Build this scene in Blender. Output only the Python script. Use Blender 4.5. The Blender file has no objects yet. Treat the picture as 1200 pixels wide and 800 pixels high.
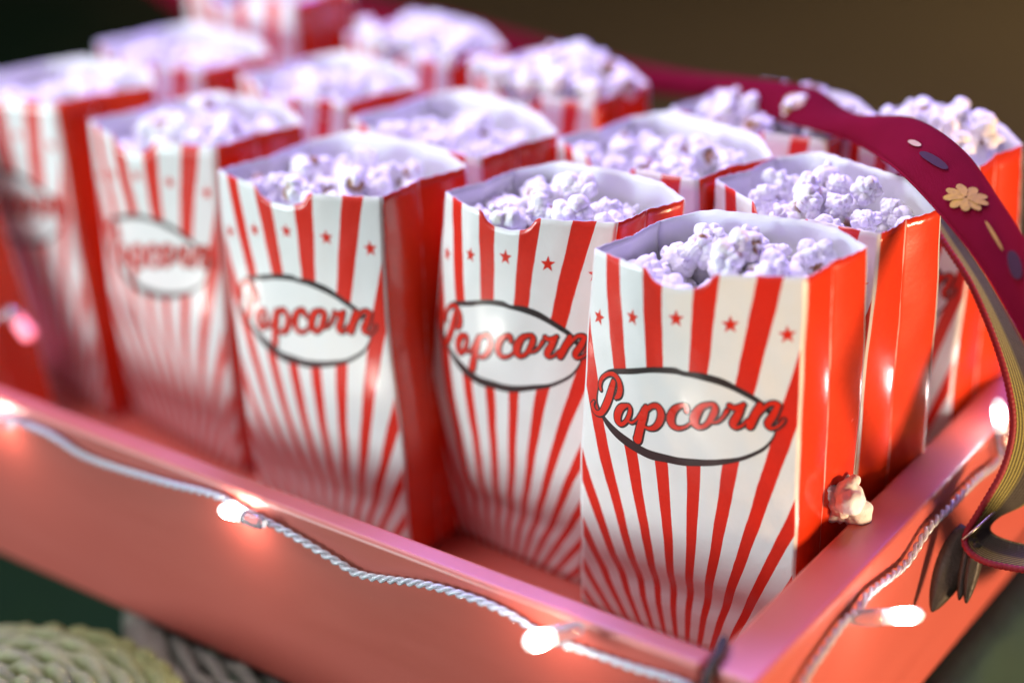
import math, random
import numpy as np

# ---------------------------------------------------------------- paper bag shape (metres, local to the bag's base centre)
BAG_W, BAG_D, BAG_H = 0.127, 0.050, 0.213
FAN = 0.060                       # the printed fan of stripes meets this far below the base
PERIOD = math.radians(6.4)        # one white + one red ray


def wob(p, seed, freq, amp):
    """smooth vector noise from a few sines; the same point always moves the same way, so seams stay shut"""
    rs = np.random.RandomState(seed)
    out = np.zeros_like(p)
    for k in range(7):
        d = rs.normal(size=3)
        d /= np.linalg.norm(d)
        ph = rs.uniform(0, 6.28)
        a = rs.normal(size=3) * amp / (1 + 0.35 * k)
        f = freq * (0.6 + 0.45 * k)
        out += np.sin(p @ d * f + ph)[:, None] * a
    return out


class BagShape:
    def __init__(self, seed, bulge_front=0.0145, bulge_back=0.0125, top=0.885, depth_top=0.046, pinch=0.004,
                 twist=0.0, lean=(0.0, 0.0), height=1.0, amp=0.0006, skew=0.0, shear=0.0, base_w=.115):
        self.__dict__.update(locals())

    def half_w(self, h):
        return .5 * (self.base_w + (self.top * BAG_W - self.base_w) * np.clip(h, 0, 1.05) ** 1.3)

    def half_d(self, h):
        return (BAG_D + (self.depth_top - BAG_D) * h + 0.010 * np.sin(np.pi * np.clip(h, 0, 1)) * 0.6) / 2

    def finish(self, x, y, h):
        z = h * BAG_H * self.height
        a = self.twist * h
        X = x * np.cos(a) - y * np.sin(a) + self.lean[0] * h + self.shear * y * h
        Y = x * np.sin(a) + y * np.cos(a) + self.lean[1] * h + self.skew * x * h
        p = np.stack([X, Y, z], 1)
        g = np.clip(h * 4, 0, 1)[:, None]
        w = wob(p, self.seed, 26, self.amp * 1.1) + wob(p, self.seed + 50, 120, self.amp * 0.30)
        w[:, 2] *= 0.4
        return p + w * g

    def panel(self, s, h, side=-1):
        """s -1..1 across, h 0..1 up; side -1 is the printed front, +1 the back"""
        s = np.asarray(s, float); h = np.asarray(h, float)
        hh = np.clip(h, 0, 1.05)
        rs = np.random.RandomState(self.seed + (3 if side < 0 else 5))
        if side < 0:
            b, w1, w2 = self.bulge_front, rs.uniform(.55, .75), rs.uniform(.75, .95)
        else:
            b, w1, w2 = self.bulge_back, rs.uniform(.14, .30), rs.uniform(.45, .85)
        # the open mouth is folded flat by flat: straight runs that meet at soft creases
        r1 = (1 + s) / w1; r2 = (1 - s) / w2
        k = 7.0
        trap = -np.log(np.exp(-k * r1) + np.exp(-k * r2) + np.exp(-k)) / k
        trap0 = -np.log(1 + np.exp(-k * 2 / w1) + np.exp(-k)) / k
        trap = np.clip((trap - trap0) / (1 - trap0), 0, 1)
        soft = 1 - np.abs(s) ** 2.4
        m = hh ** 1.5
        bulge = b * (0.10 + 0.90 * hh ** 1.2) * (soft * (1 - m) + trap * m)
        crease = 0.0021 * np.clip(1 - np.abs(h - 0.150) / 0.050, 0, 1)      # fold left by the flat-packed base
        x = s * self.half_w(h)
        y = side * (self.half_d(h) + bulge - crease * (1 - np.abs(s) ** 4))
        return self.finish(x, y, h)

    def gusset(self, t, h, side=1):
        """t -1 (front) .. 1 (back)"""
        t = np.asarray(t, float); h = np.asarray(h, float)
        at = np.abs(t)
        g = self.pinch * (1 - at) * (0.3 + 0.7 * h) - 0.0009 * at * (1 - at) * 4
        x = side * (self.half_w(h) - g)
        y = t * self.half_d(h)
        return self.finish(x, y, h)


def notch(s):
    """the thumb cut in the top edge of the front panel, as a drop in h"""
    a = np.abs(s) / 0.29
    return np.where(a < 1, 0.039 * np.sqrt(np.clip(1 - np.clip(a, 0, 1) ** 2.6, 0, 1)), 0)


# ---------------------------------------------------------------- where each bag stands: (base-centre x, y, yaw degrees, shape)
FLOOR = -0.073
def bag_from_corners(L, F, B, seed, **kw):
    """mouth corners measured in the tray: front-left, front-right, back-right"""
    L, F, B = (np.array(v, float) for v in (L, F, B))
    f, g = F - L, B - F
    yaw = 0.5 * (math.atan2(f[1], f[0]) + math.atan2(-g[0], g[1]))
    ux = np.array([math.cos(yaw), math.sin(yaw)])
    uy = np.array([-math.sin(yaw), math.cos(yaw)])
    return dict(c=(L + F) / 2 + g / 2, yaw=yaw, top=float(f @ ux) / BAG_W, depth=float(g @ uy), seed=seed,
                skew=float(f @ uy) / float(f @ ux), shear=float(g @ ux) / float(g @ uy))


BAGS = [
    # key, corners..., options
    ('B1', (-.118, .080), (-.014, .101), (-.005, .146), dict(bulge_front=.0145, base=(-.0085, -.004), base_w=.127)),
    ('B2', (-.225, .104), (-.125, .114), (-.112, .157), dict(bulge_front=.0150, base=(-.029, -.002), base_w=.111)),
    ('B3', (-.356, .068), (-.251, .081), (-.240, .140), dict(bulge_front=.0130, base=(.003, -.012), base_w=.119)),
    ('B4', (-.488, .090), (-.386, .094), (-.368, .149), dict(bulge_front=.0125, base=(-.014, .000), base_w=.112)),
    ('B5', (-.637, .103), (-.537, .102), (-.505, .158), dict(bulge_front=.0120, base=(.006, .000), base_w=.112)),
    ('B6', (-.725, .026), (-.622, .028), (-.600, .080), dict(bulge_front=.0120, base=(.066, .000), base_w=.115)),
    ('R21', (-.113, .188), (-.008, .164), (.005, .206), dict(bulge_front=.0120, base=(-.008, .002))),
    ('R22', (-.223, .203), (-.120, .182), (-.103, .231), dict(bulge_front=.0120, base=(0, 0))),
    ('R23', (-.351, .172), (-.240, .153), (-.225, .207), dict(bulge_front=.0110, base=(0, .004))),
    ('R24', (-.475, .204), (-.372, .190), (-.352, .237), dict(bulge_front=.0110, base=(0, 0))),
    ('R25', (-.610, .206), (-.500, .196), (-.484, .243), dict(bulge_front=.0110, base=(0, 0))),
    ('R31', (-.090, .292), (-.003, .272), (.004, .314), dict(bulge_front=.0110, base=(-.017, 0))),
    ('R32', (-.194, .280), (-.092, .270), (-.084, .318), dict(bulge_front=.0110, base=(0, 0))),
    ('R33', (-.344, .280), (-.238, .262), (-.230, .308), dict(bulge_front=.0110, base=(0, 0))),
    ('R34', (-.471, .307), (-.366, .284), (-.354, .330), dict(bulge_front=.0110, base=(0, 0))),
    ('R35', (-.612, .292), (-.504, .292), (-.496, .340), dict(bulge_front=.0110, base=(0, 0), height=1.10)),
]


def make_shape(i):
    key, L, F, B, o = BAGS[i]
    q = bag_from_corners(L, F, B, 11 + 7 * i)
    c, s = math.cos(q['yaw']), math.sin(q['yaw'])
    bx, by = o['base']
    # offset of the base from the mouth, turned into the bag's own axes -> lean of the mouth
    lx = -(bx * c + by * s); ly = -(-bx * s + by * c)
    sh = BagShape(q['seed'], bulge_front=o['bulge_front'], top=q['top'], depth_top=q['depth'], skew=q['skew'], shear=q['shear'], lean=(lx, ly),
                  height=o.get('height', 1.0), base_w=o.get('base_w', .115), pinch=.0025 + .002 * ((i * 37) % 5) / 4)
    loc = (q['c'][0] + bx, q['c'][1] + by, FLOOR)
    return key, loc, q['yaw'], sh
STROKES = [
    [(-41.26, 147.21, 3.59), (-42.74, 142.57, 4.44), (-44.37, 137.2, 4.73), (-46.57, 131.84, 4.53), (-49.56, 127.25, 3.52), (-53.24, 126.09, 2.78), (-55.72, 127.65, 2.55), (-56.74, 130.06, 2.19), (-55.66, 132.21, 1.24)] ,
    [(-50.96, 140.46, 2.03), (-51.75, 143.09, 2.4), (-50.23, 147.27, 2.32), (-45.79, 150.72, 2.34), (-40.86, 151.59, 2.79), (-37.32, 149.5, 3.4), (-35.98, 145.89, 3.93), (-36.71, 141.66, 3.89), (-39.24, 138.91, 1.73)] ,
    [(-31.24, 136.75, 2.3), (-35.03, 134.47, 4.13), (-37.27, 130.11, 4.81), (-37.08, 126.32, 4.22), (-35.08, 124.9, 2.64), (-32.17, 126.69, 2.38), (-29.71, 130.36, 2.65), (-28.48, 134.68, 2.58), (-29.25, 137.01, 2.07), (-31.24, 136.75, 2.13)] ,
    [(-29.9, 128.38, 1.6), (-27.54, 127.64, 1.54), (-24.41, 130.02, 1.49), (-21.75, 133.74, 1.9), (-19.29, 137.71, 2.56)] ,
    [(-17.92, 138.77, 3.4), (-19.59, 133.04, 4.48), (-21.68, 126.39, 5.0), (-23.45, 119.81, 5.24), (-23.94, 118.66, 5.27)] ,
    [(-17.38, 137.7, 2.51), (-14.15, 140.27, 2.59), (-10.49, 140.66, 3.33), (-8.53, 136.91, 4.25), (-9.62, 132.27, 3.95), (-12.32, 128.64, 3.1), (-15.88, 126.89, 2.16), (-19.01, 127.18, 1.73)] ,
    [(6.67, 141.4, 2.94), (6.2, 144.16, 2.68), (3.59, 143.96, 2.6), (-0.64, 140.84, 3.61), (-2.79, 135.88, 4.59), (-1.89, 132.17, 3.77), (1.22, 130.8, 2.53), (5.56, 132.24, 1.58), (9.24, 135.43, 1.34)] ,
    [(19.57, 146.87, 2.14), (14.64, 144.51, 3.45), (11.1, 138.95, 5.09), (11.1, 135.22, 4.38), (13.4, 133.38, 2.57), (17.02, 135.1, 2.34), (20.13, 139.53, 3.16), (21.97, 144.14, 3.47), (21.52, 146.69, 2.31), (19.57, 146.87, 1.99)] ,
    [(20.19, 136.94, 1.27), (22.91, 137.66, 1.28), (25.72, 140.34, 1.5), (28.24, 144.53, 2.06)] ,
    [(29.45, 147.05, 2.71), (31.46, 146.27, 2.36), (34.38, 147.14, 2.43), (36.43, 148.6, 2.04)] ,
    [(35.32, 147.16, 2.97), (33.29, 142.36, 3.83), (31.26, 138.25, 3.74), (32.42, 136.25, 2.0), (35.65, 137.64, 1.34), (38.23, 140.76, 1.18)] ,
    [(44.31, 149.21, 2.85), (42.15, 143.96, 3.93), (40.02, 139.05, 3.93), (39.44, 137.72, 3.65)] ,
    [(41.9, 141.05, 1.18), (44.81, 145.67, 1.63), (48.04, 149.57, 1.99), (51.16, 150.4, 2.33), (53.18, 149.42, 2.55)] ,
    [(52.7, 148.75, 2.78), (50.75, 144.27, 3.52), (48.45, 140.17, 3.44), (49.52, 137.77, 1.85), (52.73, 138.78, 1.43), (55.2, 141.27, 1.29), (56.17, 143.0, 0.82)] ,
]
OVAL_OUT = [(-53.83, 138.48), (-53.07, 143.75), (-51.1, 148.82), (-45.65, 153.07), (-37.93, 155.65), (-25.11, 159.1), (-12.5, 161.99), (-0.7, 163.47), (4.5, 162.39), (13.72, 162.92), (24.09, 161.03), (33.32, 157.22), (42.1, 153.21), (48.06, 148.74), (51.26, 143.24), (52.38, 137.61), (51.52, 133.12), (47.69, 126.82), (42.19, 122.66), (34.61, 118.33), (25.5, 115.02), (14.23, 111.69), (3.14, 109.59), (-5.48, 109.16), (-15.27, 108.77), (-24.0, 110.21), (-31.34, 112.16), (-38.09, 115.28), (-44.4, 119.6), (-49.34, 124.64), (-52.8, 129.9), (-54.09, 134.12)]
OVAL_IN = [(-52.55, 138.96), (-51.65, 143.5), (-49.53, 147.48), (-44.08, 150.81), (-36.91, 152.77), (-25.19, 155.81), (-12.68, 158.84), (-0.95, 160.1), (4.4, 159.84), (12.09, 159.47), (21.93, 157.76), (29.7, 155.35), (36.44, 152.69), (42.15, 150.05), (46.79, 146.2), (50.0, 142.11), (51.49, 137.16), (50.57, 133.37), (46.9, 128.37), (41.41, 124.47), (33.85, 120.51), (25.55, 118.25), (14.12, 115.57), (2.97, 114.08), (-5.71, 114.0), (-15.49, 114.13), (-23.17, 115.66), (-30.42, 118.14), (-36.39, 120.39), (-42.36, 123.31), (-47.73, 126.65), (-51.7, 131.03), (-52.77, 134.98)]
#stars [(-54.66, 187.06), (-36.41, 185.34), (-3.87, 189.58), (26.78, 188.93), (52.31, 182.92)]
import bpy
from mathutils import Vector, Matrix

random.seed(4)
S = bpy.context.scene
COL = S.collection
PI = math.pi

# ================================================================ helpers
def srgb(r, g, b):
    f = lambda c: c / 12.92 if c <= .04045 else ((c + .055) / 1.055) ** 2.4
    return (f(r / 255), f(g / 255), f(b / 255), 1)


def mesh_obj(name, verts, faces, mat=None, parent=None, smooth=True, uv=None, mats=None):
    me = bpy.data.meshes.new(name)
    me.from_pydata([tuple(map(float, v)) for v in verts], [], [tuple(f) for f in faces])
    if uv is not None:
        lay = me.uv_layers.new(name='UVMap')
        idx = np.empty(len(me.loops), dtype=np.int32)
        me.loops.foreach_get('vertex_index', idx)
        lay.data.foreach_set('uv', np.asarray(uv, dtype=np.float32)[idx].ravel())
    me.polygons.foreach_set('use_smooth', [smooth] * len(me.polygons))
    for m in (mats or ([mat] if mat else [])):
        me.materials.append(m)
    me.update()
    o = bpy.data.objects.new(name, me)
    COL.objects.link(o)
    if parent:
        o.parent = parent
    return o


def thing(name, label, cat, loc=(0, 0, 0), rz=0, group=None):
    o = bpy.data.objects.new(name, None)
    COL.objects.link(o)
    o.location = loc
    o.rotation_euler = (0, 0, rz)
    o.empty_display_size = .02
    return tag(o, label, cat, group)


def tag(o, label=None, cat=None, group=None, kind=None):
    if label: o['label'] = label
    if cat: o['category'] = cat
    if group: o['group'] = group
    if kind: o['kind'] = kind
    return o


def box(name, a, b, mat, parent=None, bevel=.002, seg=3, sub=None):
    (x0, y0, z0), (x1, y1, z1) = a, b
    v = [(x0, y0, z0), (x1, y0, z0), (x1, y1, z0), (x0, y1, z0), (x0, y0, z1), (x1, y0, z1), (x1, y1, z1), (x0, y1, z1)]
    f = [(0, 3, 2, 1), (4, 5, 6, 7), (0, 1, 5, 4), (1, 2, 6, 5), (2, 3, 7, 6), (3, 0, 4, 7)]
    o = mesh_obj(name, v, f, mat, parent, smooth=True)
    m = o.modifiers.new('bevel', 'BEVEL')
    m.width = bevel; m.segments = seg; m.harden_normals = True
    return o


def catmull(P, n=8):
    P = [np.array(p, float) for p in P]
    Q = [2 * P[0] - P[1]] + P + [2 * P[-1] - P[-2]]
    out = []
    for i in range(1, len(Q) - 2):
        a, b, c, d = Q[i - 1:i + 3]
        for k in range(n):
            t = k / n
            out.append(.5 * ((2 * b) + (c - a) * t + (2 * a - 5 * b + 4 * c - d) * t * t + (3 * b - a - 3 * c + d) * t ** 3))
    out.append(P[-1])
    return np.array(out)


def resample(P, step):
    P = np.asarray(P, float)
    L = np.concatenate([[0], np.cumsum(np.linalg.norm(np.diff(P, axis=0), axis=1))])
    n = max(2, int(L[-1] / step) + 1)
    t = np.linspace(0, L[-1], n)
    return np.stack([np.interp(t, L, P[:, k]) for k in range(P.shape[1])], 1), t


def tube_data(path, radius, n=10, cap=True):
    """verts and faces of a tube; radius a number or one per point"""
    P = np.asarray(path, float)
    R = np.broadcast_to(np.asarray(radius, float), (len(P),))
    T = np.gradient(P, axis=0)
    T /= np.linalg.norm(T, axis=1)[:, None] + 1e-12
    u = np.cross(T[0], (0, 0, 1.0))
    if np.linalg.norm(u) < 1e-3: u = np.cross(T[0], (1.0, 0, 0))
    u /= np.linalg.norm(u)
    V, F = [], []
    for i, p in enumerate(P):
        u = u - T[i] * (u @ T[i]); u /= np.linalg.norm(u)
        w = np.cross(T[i], u)
        for k in range(n):
            a = 2 * PI * k / n
            V.append(p + R[i] * (math.cos(a) * u + math.sin(a) * w))
    for i in range(len(P) - 1):
        for k in range(n):
            k2 = (k + 1) % n
            F.append((i * n + k, i * n + k2, (i + 1) * n + k2, (i + 1) * n + k))
    if cap:
        F.append(tuple(range(n))[::-1])
        F.append(tuple((len(P) - 1) * n + k for k in range(n)))
    return V, F


def merge(parts):
    V, F = [], []
    for v, f in parts:
        o = len(V)
        V += list(v)
        F += [tuple(i + o for i in q) for q in f]
    return V, F


# ================================================================ materials
class NT:
    def __init__(self, name):
        self.m = bpy.data.materials.new(name)
        self.m.use_nodes = True
        self.t = self.m.node_tree
        self.b = self.t.nodes['Principled BSDF']
    def n(self, typ, **kw):
        x = self.t.nodes.new(typ)
        for k, v in kw.items():
            setattr(x, k, v)
        return x
    def link(self, a, b): self.t.links.new(a, b)
    def setv(self, sock, v):
        if hasattr(v, 'is_linked'): self.link(v, sock)
        else: sock.default_value = v
    def math(self, op, a, b=0.0, c=0.0, clamp=False):
        x = self.n('ShaderNodeMath', operation=op, use_clamp=clamp)
        self.setv(x.inputs[0], a); self.setv(x.inputs[1], b); self.setv(x.inputs[2], c)
        return x.outputs[0]
    def mix(self, f, a, b):
        x = self.n('ShaderNodeMix', data_type='RGBA')
        self.setv(x.inputs['Factor'], f); self.setv(x.inputs['A'], a); self.setv(x.inputs['B'], b)
        return x.outputs['Result']
    def noise(self, scale, detail=3, rough=.5, vec=None, dist=0):
        x = self.n('ShaderNodeTexNoise')
        x.inputs['Scale'].default_value = scale; x.inputs['Detail'].default_value = detail
        x.inputs['Roughness'].default_value = rough; x.inputs['Distortion'].default_value = dist
        if vec is not None: self.link(vec, x.inputs['Vector'])
        return x.outputs['Fac']
    def smooth(self, v, lo, hi):
        x = self.n('ShaderNodeMapRange', interpolation_type='SMOOTHSTEP')
        self.setv(x.inputs['Value'], v)
        x.inputs['From Min'].default_value = lo; x.inputs['From Max'].default_value = hi
        return x.outputs['Result']
    def obj(self):
        return self.n('ShaderNodeTexCoord').outputs['Object']
    def scaled(self, vec, s):
        x = self.n('ShaderNodeMapping'); self.link(vec, x.inputs['Vector']); x.inputs['Scale'].default_value = s
        return x.outputs['Vector']
    def uv(self):
        x = self.n('ShaderNodeTexCoord'); s = self.n('ShaderNodeSeparateXYZ'); self.link(x.outputs['UV'], s.inputs[0])
        return s.outputs['X'], s.outputs['Y']
    def bump(self, h, strength=.3, dist=.001):
        x = self.n('ShaderNodeBump'); x.inputs['Strength'].default_value = strength; x.inputs['Distance'].default_value = dist
        self.link(h, x.inputs['Height']); self.link(x.outputs['Normal'], self.b.inputs['Normal'])
    def set(self, **kw):
        for k, v in kw.items():
            self.setv(self.b.inputs[k.replace('_', ' ')], v)


RED_INK = (.66, .012, .010, 1)
PAPER = (.80, .79, .77, 1)
BLACK_INK = (.040, .030, .030, 1)

def paper_finish(q, rough=.33, grain=1.0):
    o = q.obj()
    a = q.noise(55, 4, .6, o); b = q.noise(900, 2, .5, o)
    h = q.math('ADD', q.math('MULTIPLY', a, 1.0), q.math('MULTIPLY', b, .08))
    q.bump(h, .35 * grain, .0022)
    q.set(Roughness=q.math('ADD', q.math('MULTIPLY', q.noise(30, 3, .6, o), .18), rough - .09))
    q.set(Coat_Weight=.45, Coat_Roughness=.18, Specular_IOR_Level=.5)

def mat_front():
    q = NT('printed_paper')
    x, y = q.uv()
    ang = q.math('ARCTAN2', x, q.math('ADD', y, FAN))
    wv = q.math('MULTIPLY', q.math('SUBTRACT', q.noise(120, 2, .5, q.obj()), .5), .03)
    k = q.math('ADD', q.math('DIVIDE', ang, PERIOD), q.math('ADD', wv, .5))
    d = q.math('ABSOLUTE', q.math('SUBTRACT', q.math('FRACT', k), .5))
    red = q.smooth(d, .287, .300)
    wear = q.smooth(q.noise(420, 3, .6, q.obj()), .80, .86)
    red = q.math('MULTIPLY', red, q.math('SUBTRACT', 1.0, wear))
    edge = q.smooth(q.n('ShaderNodeVertexColor', layer_name='edge').outputs['Color'], .978, .988)
    red = q.math('MULTIPLY', red, q.math('SUBTRACT', 1.0, edge))
    tone = q.mix(q.noise(60, 3, .6, q.obj()), (.76, .75, .72, 1), (.84, .83, .82, 1))
    ink = q.mix(q.noise(420, 2, .6, q.obj()), (.63, .020, .011, 1), (.74, .030, .013, 1))
    q.set(Base_Color=q.mix(red, tone, ink))
    paper_finish(q)
    return q.m

def mat_gusset():
    q = NT('red_gusset_paper')
    t, h = q.uv()                                   # t -1..1
    at = q.math('ABSOLUTE', t)
    edge = q.smooth(at, .955, .975)
    n = q.noise(90, 3, .7, q.scaled(q.obj(), (1, 1, .25)))
    crease = q.math('MULTIPLY', q.smooth(q.math('SUBTRACT', .075, q.math('ADD', at, q.math('MULTIPLY', n, .13))), -.012, .02), .55)
    w = q.math('MAXIMUM', edge, crease)
    ink = q.mix(q.noise(300, 2, .6, q.obj()), (.66, .034, .007, 1), (.76, .050, .009, 1))
    q.set(Base_Color=q.mix(w, ink, PAPER))
    paper_finish(q, .24, .45)
    q.set(Coat_Weight=1.0, Coat_Roughness=.19)
    return q.m

def mat_plain(name, col, rough=.5, var=.06, scale=40, **kw):
    q = NT(name)
    c2 = tuple(max(0, c * (1 - var * 2)) for c in col[:3]) + (1,)
    q.set(Base_Color=q.mix(q.noise(scale, 4, .6, q.obj()), c2, col), Roughness=rough, **kw)
    return q

M = {}
M['front'] = mat_front()
M['gusset'] = mat_gusset()
q = mat_plain('white_paper_inside', (.82, .81, .80, 1), .6, .02); q.bump(q.noise(70, 3, .6, q.obj()), .25, .002); M['inside'] = q.m
q = NT('black_ink'); q.set(Base_Color=BLACK_INK); paper_finish(q, .30, .8); M['black'] = q.m
q = NT('red_ink'); q.set(Base_Color=q.mix(q.noise(300, 2, .6, q.obj()), (.64, .022, .011, 1), (.76, .034, .015, 1))); paper_finish(q, .28, .8); M['red'] = q.m
q = NT('white_label_paper'); q.set(Base_Color=PAPER); paper_finish(q, .36, .8); M['label'] = q.m

def coral(name, axis, shade=1.0):
    q = NT(name)
    o = q.scaled(q.obj(), axis)
    g = q.noise(60, 4, .65, o, .4); f = q.noise(9, 3, .6, q.obj())
    c = q.mix(g, (.50, .072, .044, 1), (.60, .098, .062, 1))
    c = q.mix(q.math('MULTIPLY', f, .35), c, (.43, .050, .032, 1))
    c = q.mix(1 - shade, c, (.10, .010, .010, 1))  # below one, shade is mixed into the coral colour
    scuff = q.smooth(q.noise(55, 5, .7, q.obj()), .70, .78)
    c = q.mix(q.math('MULTIPLY', scuff, .30), c, (.62, .18, .13, 1))
    q.set(Base_Color=c, Roughness=q.math('ADD', .42, q.math('MULTIPLY', g, .16)))
    q.bump(q.math('ADD', g, q.math('MULTIPLY', q.noise(700, 2, .5, q.obj()), .25)), .16, .0010)
    q.set(Specular_IOR_Level=.85, Coat_Weight=1.0 if shade == 1 else .35, Coat_Roughness=.50)
    return q.m
M['coral_x'] = coral('coral_painted_wood_along', (.12, 1, 1))
M['coral_front'] = coral('shaded_coral_painted_wood', (.12, 1, 1), .76)  # same coral, with the front panel's shade put into its colour
M['coral_y'] = coral('coral_painted_wood_across', (1, .12, 1))

q = NT('popcorn_flesh')
att = q.n('ShaderNodeVertexColor', layer_name='hull').outputs['Color']
wh = q.mix(q.noise(160, 3, .6, q.obj()), (.88, .85, .80, 1), (.92, .91, .88, 1))
hull = q.mix(q.noise(300, 3, .6, q.obj()), (.16, .055, .018, 1), (.50, .26, .07, 1))
q.set(Base_Color=q.mix(att, wh, hull), Roughness=.62, Subsurface_Weight=.12, Subsurface_Radius=(.002, .0018, .0015), Subsurface_Scale=1.0)
q.bump(q.noise(420, 4, .7, q.obj()), .6, .0016)
M['corn'] = q.m

q = NT('clear_cable_plastic')
q.set(Base_Color=(.84, .88, .93, 1), Roughness=.10, Transmission_Weight=.55, IOR=1.47, Coat_Weight=.6, Coat_Roughness=.05)
M['cable'] = q.m
q = NT('clear_socket_plastic')
q.set(Base_Color=(.9, .92, .95, 1), Roughness=.08, Transmission_Weight=.85, IOR=1.45)
M['socket'] = q.m
def glow(name, col, s):
    q = NT(name)
    u, v = q.uv()
    g = q.math('MULTIPLY', q.math('SUBTRACT', v, .5), 3.0)
    k = q.math('ADD', q.math('POWER', 2.718, q.math('MULTIPLY', q.math('MULTIPLY', g, g), -6.0)), .004)
    q.set(Base_Color=(.9, .9, .9, 1), Emission_Color=col, Emission_Strength=q.math('MULTIPLY', k, s), Roughness=.3)
    return q.m
M['led'] = glow('lit_white_bulb', (1, .93, .84, 1), 400)
M['led_soft'] = glow('lit_soft_white_bulb', (1, .95, .92, 1), 150)
q = NT('lit_pink_bulb'); q.set(Base_Color=(.8, .3, .35, 1), Emission_Color=(1, .16, .26, 1), Emission_Strength=1.1); M['led_pink'] = q.m
M['led_pale'] = glow('lit_pale_bulb_tip', (1, .72, .72, 1), 3.2)
q = mat_plain('navy_cord', (.012, .010, .022, 1), .6); q.bump(q.noise(900, 2, .5, q.obj()), .5, .001); M['cord'] = q.m

# strap
def mat_strap():
    q = NT('maroon_woven_ribbon')
    u, v = q.uv()
    weave = q.math('MULTIPLY', q.math('SINE', q.math('MULTIPLY', v, 5200)), q.math('SINE', q.math('MULTIPLY', u, 260)))
    c = q.mix(q.noise(40, 3, .6, q.obj()), (.15, .0015, .012, 1), (.21, .0025, .020, 1))
    q.set(Base_Color=c, Roughness=.85, Specular_IOR_Level=.06)
    q.bump(q.math('ADD', weave, q.math('MULTIPLY', q.noise(700, 3, .7, q.obj()), 1.5)), .6, .0007)
    return q.m
M['strap'] = mat_strap()
def mat_lining():
    q = NT('olive_ribbed_lining')
    u, v = q.uv()
    rib = q.math('SINE', q.math('MULTIPLY', u, 95))
    w = q.math('SINE', q.math('MULTIPLY', v, 3000))
    c = q.mix(q.smooth(rib, -.4, .8), (.085, .075, .018, 1), (.36, .33, .085, 1))
    band = q.math('MULTIPLY', q.smooth(u, .34, .46), q.math('SUBTRACT', 1.0, q.smooth(u, .90, .97)))
    c = q.mix(band, c, q.mix(q.noise(200, 3, .6, q.obj()), (.028, .024, .020, 1), (.075, .066, .050, 1)))
    q.set(Base_Color=c, Roughness=.75)
    q.bump(q.math('ADD', rib, q.math('MULTIPLY', w, .5)), .5, .0006)
    return q.m
M['lining'] = mat_lining()
q = mat_plain('red_cord_binding', (.30, .010, .020, 1), .6)
M['binding'] = q.m
q = mat_plain('gold_thread', (.60, .29, .020, 1), .7, .35, 400); M['gold'] = q.m
q = mat_plain('cream_thread', (.50, .30, .17, 1), .7, .2, 400); M['cream'] = q.m
q = mat_plain('navy_thread', (.045, .003, .020, 1), .9, .3, 400); M['navy'] = q.m
q = mat_plain('pink_thread', (.45, .12, .16, 1), .6, .2, 400); M['pink'] = q.m
q = mat_plain('dark_leaf_fabric', (.090, .075, .052, 1), .5, .42, 500); q.bump(q.noise(300, 3, .6, q.obj()), .6, .001); M['leaf'] = q.m
q = NT('steel_pin'); q.set(Base_Color=(.6, .56, .5, 1), Metallic=1, Roughness=.3); M['pin'] = q.m

# surroundings
def mat_wicker(name, a, b):
    q = NT(name)
    q.set(Base_Color=q.mix(q.noise(45, 4, .6, q.obj()), a, b), Roughness=.7)
    q.bump(q.noise(220, 3, .6, q.obj()), .6, .002)
    return q.m
M['straw'] = mat_wicker('yellow_straw', (.11, .13, .035, 1), (.25, .28, .11, 1))
M['greywicker'] = mat_wicker('grey_wicker', (.06, .058, .044, 1), (.18, .172, .138, 1))
q = NT('dark_grass_ground')
o = q.obj()
c = q.mix(q.noise(1.1, 4, .6, o), (.085, .060, .026, 1), (.15, .105, .050, 1))
sp = q.n('ShaderNodeSeparateXYZ'); q.link(o, sp.inputs[0])
grass = q.smooth(q.math('ADD', q.math('ADD', sp.outputs['Y'], q.math('MULTIPLY', q.math('ADD', sp.outputs['X'], 2.3), .55)), q.math('MULTIPLY', q.noise(2.2, 3, .6, o), 1.2)), 2.2, 3.5)      # a lawn, then a dirt path; dark grass carried left to paint the lamp's falloff
c = q.mix(grass, q.mix(q.noise(5, 4, .6, o), (.002, .020, .013, 1), (.016, .034, .004, 1)), c)
q.set(Base_Color=c, Roughness=.9, Specular_IOR_Level=.08)
q.bump(q.noise(30, 5, .7, o), .8, .03)
M['ground'] = q.m
q = mat_plain('teal_cloth', (.020, .060, .045, 1), .85, .25, 14); q.bump(q.noise(60, 3, .6, q.obj()), .4, .004); M['teal'] = q.m

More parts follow.
